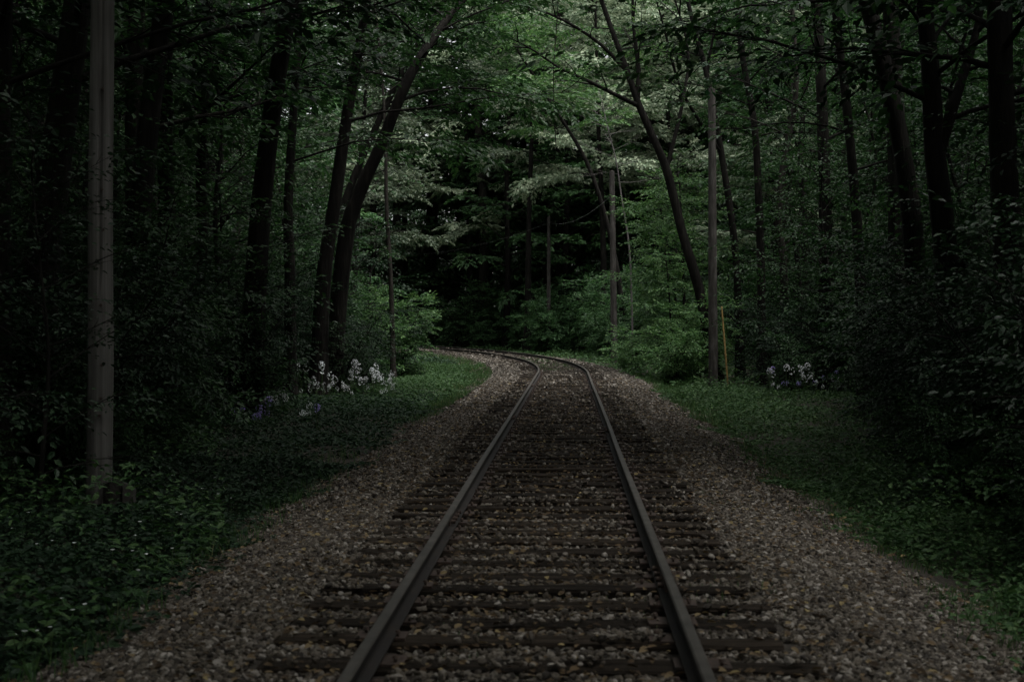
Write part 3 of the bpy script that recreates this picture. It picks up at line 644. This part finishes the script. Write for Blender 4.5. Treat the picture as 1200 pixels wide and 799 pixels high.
make_tree('pale_tree', 'fourth pale crown, behind the fork of the arching tree', 'tree', 128, [np.array([10.2, 88, -.3]), np.array([10, 88, 8]), np.array([9.6, 88, 15]), np.array([9.2, 88, 23])], .24, .07, 26, .42, 5.4, 10, .24, .24, LG, BD, slen=1.0, nl=14, flat=1.3)
make_tree('pale_tree', 'second pale grey-green crown, lower and left of the brightest one', 'tree', 121, [np.array([-7.5, 66, -.3]), np.array([-7.2, 66, 6]), np.array([-6.8, 66, 12]), np.array([-6.2, 66, 18.5])], .2, .05, 30, .30, 4.4, 9, .24, .19, M['leaf_lit_dim'], BD, slen=.8, nl=13, flat=1.2)
# bare grey twigs behind the brown pole
r = np.random.RandomState(77)
root = make_tree('dead_tree', 'bare grey dead tree with a tangle of twigs above the brown pole', 'dead tree', 122, path_px(73, [(738, 300), (728, 230), (722, 190), (712, 150), (705, 120)], (742, 420)), .06, .02, 16, .45, 2.6, 9, 5, .1, None, M['twig_dead'], elev=(.1, .6), droop=.02)
make_tree('overhanging_tree', 'dark green crown hanging over the bend in the middle, in front of the pale ones', 'tree', 123, [np.array([-7.6, 53, -.3]), np.array([-6.6, 53, 5]), np.array([-4.8, 53, 9.5]), np.array([-2.6, 53, 13.5]), np.array([-.6, 53, 16])], .2, .06, 22, .5, 4.8, 10, .20, .17, LM, BD, slen=.8, nl=14)
# a vine that hangs from the canopy
mb = MB(); q = np.linspace(0, 1, 16); A, B = px(652, -60, 44), px(650, 172, 44)
pts = A[None] * (1 - q[:, None]) + B[None] * q[:, None]; pts[:, 0] += np.sin(q * 7) * .06; tube(mb, pts, .016, 5)
tag(mb.build('hanging_vine', BD), 'thin dark vine hanging straight down in front of the light gap', 'vine')

# ------------------------------------------------------------------ woodland trees in view, all individuals
Z0 = np.zeros(3)
def proto(seed, H, r0, t0, limbs, limbL, leaf, lm, bm, name, step=.38, nl=12, subs=7, lean=.6):
    r = np.random.RandomState(seed); p = [Z0.copy()]
    for q in (.25, .5, .75, 1): p.append(np.array([(r.rand() - .5) * lean * q * 2, (r.rand() - .5) * lean * q * 2, H * q]))
    return make_tree(name, '', None, seed, p, r0, r0 * .3, limbs, t0, limbL, subs, step, leaf, lm, bm, slen=.8, nl=nl)
PT = [proto(201, 17, .20, .30, 17, 4.8, .17, LM, BD, 'woodland_tree', .27, 14), proto(202, 20, .24, .34, 18, 5.2, .17, LD, BD, 'woodland_tree', .27, 14),
      proto(203, 15, .13, .22, 17, 4.0, .16, LM, BK, 'woodland_tree', .26, 14), proto(204, 22, .26, .38, 18, 5.6, .18, LM, BD, 'woodland_tree', .28, 14)]
PB = [proto(211, 23, .28, .16, 26, 5.6, .24, M['leaf_far_lifted'], BD, 'woodland_tree', .23, 15), proto(212, 25, .30, .2, 26, 5.8, .24, LG, BK, 'woodland_tree', .23, 15), proto(213, 24, .27, .15, 26, 5.4, .24, M['leaf_far_lifted'], BD, 'woodland_tree', .23, 15)]
used = {}
def put(pr, loc, rz, sc, label, cat, group):
    if pr.name not in used:
        used[pr.name] = 1; pr.location = loc; pr.rotation_euler = (0, 0, rz); pr.scale = (sc,) * 3; tag(pr, label, cat, group); return pr
    o = copy_tree(pr, loc, rz, sc, label, group); o['category'] = cat; return o
ARCH = make_tree('added_shade_tree', '', None, 205, [Z0.copy(), np.array([.3, .1, 4.5]), np.array([1.2, -.1, 8.5]), np.array([2.6, .2, 12.0]), np.array([4.2, 0, 15.0])], .21, .07, 20, .5, 6.2, 9, .17, .13, LM, BD, slen=.85, nl=14)  # added tree, its crown closes the canopy to shade the near track
# (placed below, once the occupied spots are known)
r = np.random.RandomState(401)
taken = [(p[0], p[1]) for p in (base_at(386, 430, 36), base_at(842, 440, 46), base_at(868, 445, 50), base_at(45, 560, 17), base_at(158, 490, 25), base_at(196, 470, 28), base_at(240, 465, 29), base_at(340, 440, 33),
         base_at(461, 420, 46), base_at(1186, 540, 17), base_at(1118, 520, 20), base_at(970, 455, 39), base_at(1014, 465, 33), base_at(893, 446, 45), base_at(921, 448, 44), base_at(802, 435, 52), (5.6, 86), (2, 82), (9, 82), (6.2, 77), (1, 93), (10.2, 88), (-7.5, 66), (-7.6, 53), b1, b2, b3, b4)]
def free(x, y, sp):
    return all((x - t[0]) ** 2 + (y - t[1]) ** 2 > sp * sp for t in taken)
def scatter(n, cond, sp):
    got = []
    for _ in range(n):
        y = 14 + r.rand() * 122; x = (r.rand() * 2 - 1) * 50
        if abs(x) > .375 * y + 1.0: continue
        o, s = offset([x], [y])
        if cond(x, y, o[0]) and free(x, y, sp): taken.append((x, y)); got.append((x, y, o[0]))
    return got
def view_px(x, y): return CX + x / y * F
def gap_ok(x, y, o):
    if 33 < y < 78 and abs(o) < 9.0: return False
    if 60 < y < 118 and 0 < o < 11.5: return False          # the clearing over the bend lets the light in
    if 70 < y < 97 and 0 < x < 15: return False
    if y > 22 and 1098 < view_px(x, y) < 1166: return False
    return True
arch_spots = []
for side, ss in ((-1, (20.5, 25.0, 30.0, 36.0)), (1, (25.5, 33.0))):
    for q in ss:
        for _ in range(40):
            x, y, h = track(q + (r.rand() - .5) * 3, side * (6.0 + r.rand() * 1.6))
            if free(float(x), float(y), 1.7): break
        taken.append((float(x), float(y))); arch_spots.append((float(x), float(y), side))
near = scatter(9000, lambda x, y, o: 6.3 < abs(o) < 22 and y < 62 and gap_ok(x, y, o), 3.7)
for x, y, o in near:
    pr = PT[r.randint(4)]; side = 'left' if o < 0 else 'right'
    put(pr, (x, y, gz1(x, y) - .05), r.rand() * 6.28, .8 + r.rand() * .35, 'dark woodland tree in the thick of the wood %s of the track' % side, 'tree', 'woodland trees %s of the track' % side)
for x, y, side in arch_spots:
    w = 'left' if side < 0 else 'right'
    put(ARCH, (x, y, gz1(x, y) - .05), (0 if side < 0 else math.pi) + (r.rand() - .5) * .7, .9 + r.rand() * .25, 'tall tree added near the %s verge, arching its crown over the track for shade' % w, 'tree', 'added shade trees arching over from the %s' % w)
far = scatter(12000, lambda x, y, o: 7.0 < abs(o) and 62 <= y < 134 and gap_ok(x, y, o) and not (y < 94 and 585 < view_px(x, y) < 765), 4.6)
far += scatter(6000, lambda x, y, o: 7.0 < abs(o) and 98 <= y < 134, 3.4)
for x, y, o in far:
    pr = PB[r.randint(3)]; put(pr, (x, y, gz1(x, y) - .05), r.rand() * 6.28, (.8 if y < 84 else .98 if y < 102 else 1.22) + r.rand() * .3, 'tall tree of the dark wood beyond the bend', 'tree', 'woodland trees beyond the bend')

# ------------------------------------------------------------------ shrubs and saplings
def shrub_proto(seed, stems, H, spread, leaf, lm, step=.2, nl=9, slen=.42, subs=6, name='shrub'):
    r = np.random.RandomState(seed); root = empty(name); mb = MB(); P, D = [], []
    for i in range(stems):
        az = i * 2.4 + r.rand(); lean = spread * (.3 + .7 * r.rand()); hh = H * (.6 + .5 * r.rand())
        path = [np.array([math.cos(az) * .12, math.sin(az) * .12, -.05]), np.array([math.cos(az) * lean * .3, math.sin(az) * lean * .3, hh * .5]), np.array([math.cos(az) * lean, math.sin(az) * lean, hh])]
        b, p, d = grow(r, path, .022, .008, 6, .15, H * .38, subs, step, (.0, .5), sides=5, flare=.2)
        off = mb.n
        for v, f, s_ in zip(b.v, b.f, b.sm): mb.v.append(v); mb.f.append(f + off); mb.sm.append(s_)
        mb.n += b.n; P.append(p); D.append(d)
    mb.build('stems', BD, root); P = np.concatenate(P); D = np.concatenate(D)
    tm = [sprays_template(r, nl, slen, leaf, .7) for _ in range(5)]
    mc = MB(); place_sprays(mc, r, P, D, 1.0, tm, .58, True); mc.build('foliage', lm, root); return root
SH = [shrub_proto(301, 7, 2.2, 1.1, .07, LD, .17), shrub_proto(302, 8, 2.9, 1.4, .075, LD, .2), shrub_proto(303, 6, 1.5, .9, .065, LM, .17), shrub_proto(304, 8, 3.4, 1.5, .085, LM, .23)]
SB_ = [shrub_proto(311, 8, 2.6, 1.3, .10, LB, .22), shrub_proto(312, 7, 1.6, 1.1, .09, LB, .2)]
SP = [proto(321, 5.5, .05, .15, 18, 2.3, .095, LD, BD, 'sapling', .26, 10, 7, .4), proto(322, 7.5, .07, .2, 20, 2.8, .10, LM, BD, 'sapling', .3, 10, 7, .5)]
def put_px(pr, x, y, d, rz, sc, label, cat, group=None):
    p = base_at(x, y, d); return put(pr, tuple(p), rz, sc, label, cat, group)
put_px(SB_[0], 468, 425, 48, .4, 1.0, 'light green bush at the left edge of the bend, behind the grass', 'bush')
put_px(SB_[0], 432, 425, 47, 2.4, .95, 'darker side of the bushes at the left of the bend, under the slender tree', 'bush')
put_px(SB_[1], 744, 432, 58, 1.0, 1.0, 'low bush at the foot of the brown pole', 'bush')
put_px(SB_[0], 815, 440, 46, 3.0, .9, 'light green bush left of the dark grey pole on the right', 'bush')
put_px(SB_[1], 790, 440, 45, 5.0, 1.0, 'lowest light green bush on the right verge before the brown pole', 'bush')
shl, shr = [], []
r = np.random.RandomState(501)
def row(side, s0, s1, o0, o1, n, sp, protos, scr, lab, cat, grp):
    pos = []
    for _ in range(n * 30):
        if len(pos) >= n: break
        s = s0 + (s1 - s0) * r.rand(); o = o0 + (o1 - o0) * r.rand(); x, y, h = track(s, o * side); x, y = float(x), float(y)
        if abs(x) > .375 * y + 1.2 or y < 9 or any((x - a) ** 2 + (y - b) ** 2 < sp * sp for a, b in pos): continue
        if min((x - b[0]) ** 2 + (y - b[1]) ** 2 for b in (b1, b2, b3)) < 1.6: continue
        q = view_px(x, y); mg = 1.25 / y * F
        if side < 0 and ((y < 26.8 and 275 - mg < q < 375 + mg) or (y < 35 and 350 - mg < q < 470 + mg)): continue
        if side > 0 and y < 36.5 and 900 - mg < q < 980 + mg: continue
        if side > 0 and y < 43 and 836 - mg < q < 858 + mg: continue
        if side < 0 and y < 16 and 60 < q < 215: continue
        # keep the near pole and the flowers in sight
        if side < 0 and y < 14.2 and abs(x / y - b1[0] / b1[1]) < .10: continue
        pos.append((x, y)); pr = protos[r.randint(len(protos))]
        put(pr, (x, y, gz1(x, y) - .05), r.rand() * 6.28, scr[0] + (scr[1] - scr[0]) * r.rand(), lab, cat, grp)
row(-1, 23.5, 36, 5.2, 6.6, 13, 1.35, [SH[1], SH[3]], (.85, 1.15), 'tall dark shrub in the leafy wall behind the near pole', 'shrub', 'shrub wall behind the near pole')
row(-1, 20, 30, 4.4, 6.0, 12, .9, [SH[2]], (.45, .7), 'low dark shrub around the foot of the near pole', 'shrub', 'low shrubs around the near pole')
row(1, 19, 28, 3.9, 5.2, 12, .9, [SH[2]], (.4, .7), 'low dark shrub at the edge of the right verge, near the right edge', 'shrub', 'low shrubs on the right verge')
row(-1, 19, 50, 5.6, 7.4, 26, 1.3, [SH[0], SH[2], SH[1]], (.8, 1.1), 'dark shrub at the edge of the wood left of the track', 'shrub', 'shrubs on the left bank')
row(-1, 19, 60, 7.4, 11, 26, 1.6, [SH[1], SH[3]], (.85, 1.2), 'tall dark shrub deeper in the wood left of the track', 'shrub', 'tall shrubs on the left bank')
row(1, 18, 30, 4.8, 6.8, 12, 1.3, [SH[1], SH[0]], (.8, 1.1), 'leafy dark shrub in the wall by the right edge', 'shrub', 'shrub wall by the right edge')
row(1, 18, 50, 4.9, 7.0, 26, 1.3, [SH[0], SH[2], SH[1]], (.75, 1.05), 'dark shrub at the edge of the wood right of the track', 'shrub', 'shrubs on the right bank')
row(1, 19, 60, 7.0, 11, 26, 1.6, [SH[1], SH[3]], (.85, 1.2), 'tall dark shrub deeper in the wood right of the track', 'shrub', 'tall shrubs on the right bank')
row(-1, 22, 62, 6.2, 12, 18, 2.2, SP, (.85, 1.2), 'leafy young tree in the undergrowth left of the track', 'sapling', 'saplings left of the track')
row(1, 22, 56, 6.4, 12, 20, 2.2, SP, (.85, 1.2), 'leafy young tree in the undergrowth right of the track', 'sapling', 'saplings right of the track')
SF = [shrub_proto(331, 8, 3.2, 1.5, .11, M['leaf_far_lifted'], .24), shrub_proto(332, 7, 2.2, 1.3, .10, M['leaf_far_lifted'], .22)]
row(1, 80, 118, 5.6, 11, 30, 1.7, SF, (.8, 1.35), 'green shrub in the dim undergrowth at the outside of the bend', 'shrub', 'green shrubs outside the bend')
row(1, 74, 118, 9.5, 16, 26, 2.2, [SH[1], SH[3], SP[0]], (.9, 1.3), 'dark shrub under the trees beyond the bend', 'shrub', 'shrubs beyond the bend')
row(-1, 70, 112, 5.5, 12, 16, 2.2, [SH[1], SH[3]], (.9, 1.2), 'dark shrub on the inside of the bend', 'shrub', 'shrubs inside the bend')
put_px(SP[0], 40, 590, 13.0, 1.2, .62, 'young tree whose low leafy branches cross in front of the near pole', 'sapling')

# ------------------------------------------------------------------ flowers
def flower_plant(seed, petal, H, heads):
    r = np.random.RandomState(seed); root = empty('flowering_plant'); ms = MB(); ml = MB(); mf = MB()
    for h in range(heads):
        a = r.rand() * 6.28; ln = .25 * r.rand() * H; top = np.array([math.cos(a) * ln, math.sin(a) * ln, H * (.75 + .3 * r.rand())])
        pts = spline([Z0, top * [.3, .3, .5], top], 6); tube(ms, pts, .006, 4)
        n = 9; t = r.rand(n) * .7 + .05; P = np.array([pts[min(int(q * 5), 5)] for q in t]); b = r.rand(n) * 6.28
        leaves(ml, P, frames(np.stack([np.cos(b), np.sin(b), r.rand(n) * .6 - .2], 1), (r.rand(n) - .5)), .12 * (.6 + .6 * r.rand(n)), .32)
        n = 15; q = norm(r.randn(n, 3)) * [.062, .062, .09]; c = top + q
        for k in range(4):
            b = k * math.pi / 2 + r.rand(n) * .4; nd = norm(q + [0, 0, .01]); fr = frames(nd); d = fr[:, :, 1] * np.cos(b)[:, None] + fr[:, :, 2] * np.sin(b)[:, None]
            leaves(mf, c, frames(d + nd * .2, r.rand(n) * .2, (.01, .02, 1)), .0245, .85, False)
    ms.build('stem', M['stem'], root); ml.build('foliage', M['cover_bright'], root); mf.build('blossoms', petal, root); return root
FW = [flower_plant(601, M['petal_white'], .85, 2), flower_plant(602, M['petal_white'], .95, 3), flower_plant(603, M['petal_white'], .75, 1)]
FP = [flower_plant(611, M['petal_purple'], .8, 2), flower_plant(612, M['petal_purple'], .7, 1)]
r = np.random.RandomState(701)
def put_flower(pr, x, y, d, lab, grp, H=.85, sc=1.0):
    p = px(x, y, d); g = gz1(p[0], p[1]); s_ = max(.6, (p[2] - g) / H); put(pr, (p[0], p[1], g), r.rand() * 6.28, s_ * sc, lab, 'wildflower', grp)
for k in range(40):
    x = 352 + 114 * (k + r.rand()) / 40; y = 418 + r.rand() * 52 + (x - 362) * .04
    put_flower(FW[r.randint(3)], x, y, 32.5 + r.rand() * 1.8 - (y - 445) * .03, 'white wildflower in the big clump at the foot of the leaning tree', 'white flower clump left of the track', .85)
for x, y in ((322, 456), (329, 452), (306, 461), (325, 464), (333, 458)): put_flower(FW[2], x, y, 27, 'white wildflower in the small group left of the big clump', 'small white flower group', .75)
for x, y in ((357, 478), (363, 466), (358, 490), (361, 512), (356, 484), (353, 482)): put_flower(FW[2], x, y, 25, 'white wildflower in the short column below the big clump', 'column of white flowers', .75)
for x, y in ((282, 484), (300, 484), (304, 492), (310, 490), (313, 474), (371, 483), (308, 484), (298, 494), (278, 487)): put_flower(FP[r.randint(2)], x, y - 6, 23.0, 'lilac wildflower left of the track among dark leaves', 'lilac flowers left of the track', .75)
for k in range(20):
    x = 898 + 84 * (k + r.rand()) / 20; y = 425 + r.rand() * 34 + abs(x - 930) * .05
    pr = FP[r.randint(2)] if r.rand() < .5 else FW[r.randint(3)]
    lil = pr in FP or pr.name.startswith('zz')
    put_flower(pr, x, y, 34 + r.rand(), ('lilac' if lil else 'white') + ' wildflower in the clump right of the yellow marker post', ('lilac' if lil else 'white') + ' flowers right of the track', .85)
# tiny white blossoms in the ground cover
def tiny():
    root = empty('white_blossom'); m = MB(); tube(m, [(0, 0, -.2), (.005, 0, -.1), (0, 0, 0)], .0025, 4); m.build('stem', M['stem'], root)
    m = MB(); a = np.arange(5) * 6.283 / 5; leaves(m, np.tile([[0, 0, .002]], (5, 1)), frames(np.stack([np.cos(a), np.sin(a), a * 0 + .35], 1)), .017, .9); m.build('petals', M['petal_white'], root); return root
TB = tiny()
spots = [(60, 634), (86, 637), (131, 645), (154, 646), (171, 650), (201, 643), (161, 669), (158, 628), (163, 612), (71, 702), (84, 716), (98, 709), (27, 741), (42, 740), (57, 736), (32, 601), (13, 620), (21, 607), (42, 638),
         (201, 557), (251, 560), (236, 573), (255, 579), (270, 584), (308, 555), (327, 536), (206, 601), (212, 603), (190, 594), (70, 590), (15, 745)]
for x, y in spots:
    d = F * (CAMZ + .02) / (y - HY); p = px(x, y, d); put(TB, tuple(p), r.rand() * 6.28, .7 + r.rand() * .6, 'tiny white blossom in the dark ground cover left of the track', 'blossom', 'tiny white blossoms in the left bank')

# ------------------------------------------------------------------ the wood all round, one mass (stuff)
r = np.random.RandomState(801); mc = MB(); mt = MB(); pos = []
for _ in range(7000):
    x = (r.rand() * 2 - 1) * 75; y = -34 + r.rand() * 200
    o = offset([x], [y])[0][0]
    if y < -6: o = x + .3
    infr = abs(x) < .375 * y + 1.0 and 12 < y < 134 and (abs(o) < 22 or y >= 62)
    if y > 20 and x > 0 and abs(x - y * .3185) < 3.0: continue
    if infr or abs(o) < (4.5 if y < 30 else 5.2): continue
    if any((x - a) ** 2 + (y - b) ** 2 < 22 for a, b in pos): continue
    pos.append((x, y))
tm = [sprays_template(r, 8, 1.3, .40, .9) for _ in range(4)]; tmn = [sprays_template(r, 13, .9, .13, .8) for _ in range(4)]
for x, y in pos:
    H = 15 + r.rand() * 8; g = -.3; o = offset([x], [y])[0][0] if y >= -6 else x + .3
    nr = y < 36 and abs(o) < 13
    n = 1800 if nr else 300; t = r.rand(n) ** .8; a = r.rand(n) * 6.28; rr = (6.4 if y < 14 and nr else 5.2 if nr else 3.9) * np.sqrt(r.rand(n)) * np.clip(1.25 - t * .9, .2, 1)
    lean = -np.sign(o) * 3.6 if (y < 14 and abs(o) < 8.5) else 0.0  # unseen near crowns shaped to lean over the track and shade it
    lump = 1 + .35 * np.sin(a * 3 + x) * np.sin(t * 9 + y)
    tube(mt, [(x, y, g), (x + .2 + lean * .3, y, g + H * .5), (x + lean, y, g + H * .9)], [.24, .17, .05], 6)
    P = np.stack([x + lean + np.cos(a) * rr * lump, y + np.sin(a) * rr * lump, g + 4.5 + (H - 4.0) * t], 1)
    D = np.stack([np.cos(a), np.sin(a), (r.rand(n) - .6) * .7], 1); place_sprays(mc, r, P, D, 1.0, tmn if nr else tm, .6, False)
# the wood's low edge far out, closing the view at ground level
n = 44000; a = -.4 + r.rand(n) * 3.95; rad = 52 + r.rand(n) * 22; X = np.cos(a) * rad * .95; Y = 62 + np.sin(a) * (rad + 22); Zz = -.3 + 9 * r.rand(n) ** 1.3
ok = (np.abs(offset(X, Y)[0]) > 5); P = np.stack([X, Y, Zz], 1)[ok]; b = r.rand(len(P)) * 6.28
place_sprays(mc, r, P, np.stack([np.cos(b), np.sin(b), (r.rand(len(P)) - .5)], 1), 1.2, tm, .6, False)
wood = empty('surrounding_woods'); tag(wood, 'dense green woodland filling the distance all around the line', 'woodland', kind='stuff')
o1 = mc.build('foliage', LM, wood); o2 = mt.build('trunks', BD, wood)
o1['kind'] = 'stuff'; o2['kind'] = 'stuff'
print('objects', len(bpy.data.objects), 'near', len(near), 'far', len(far), 'wood', len(pos))
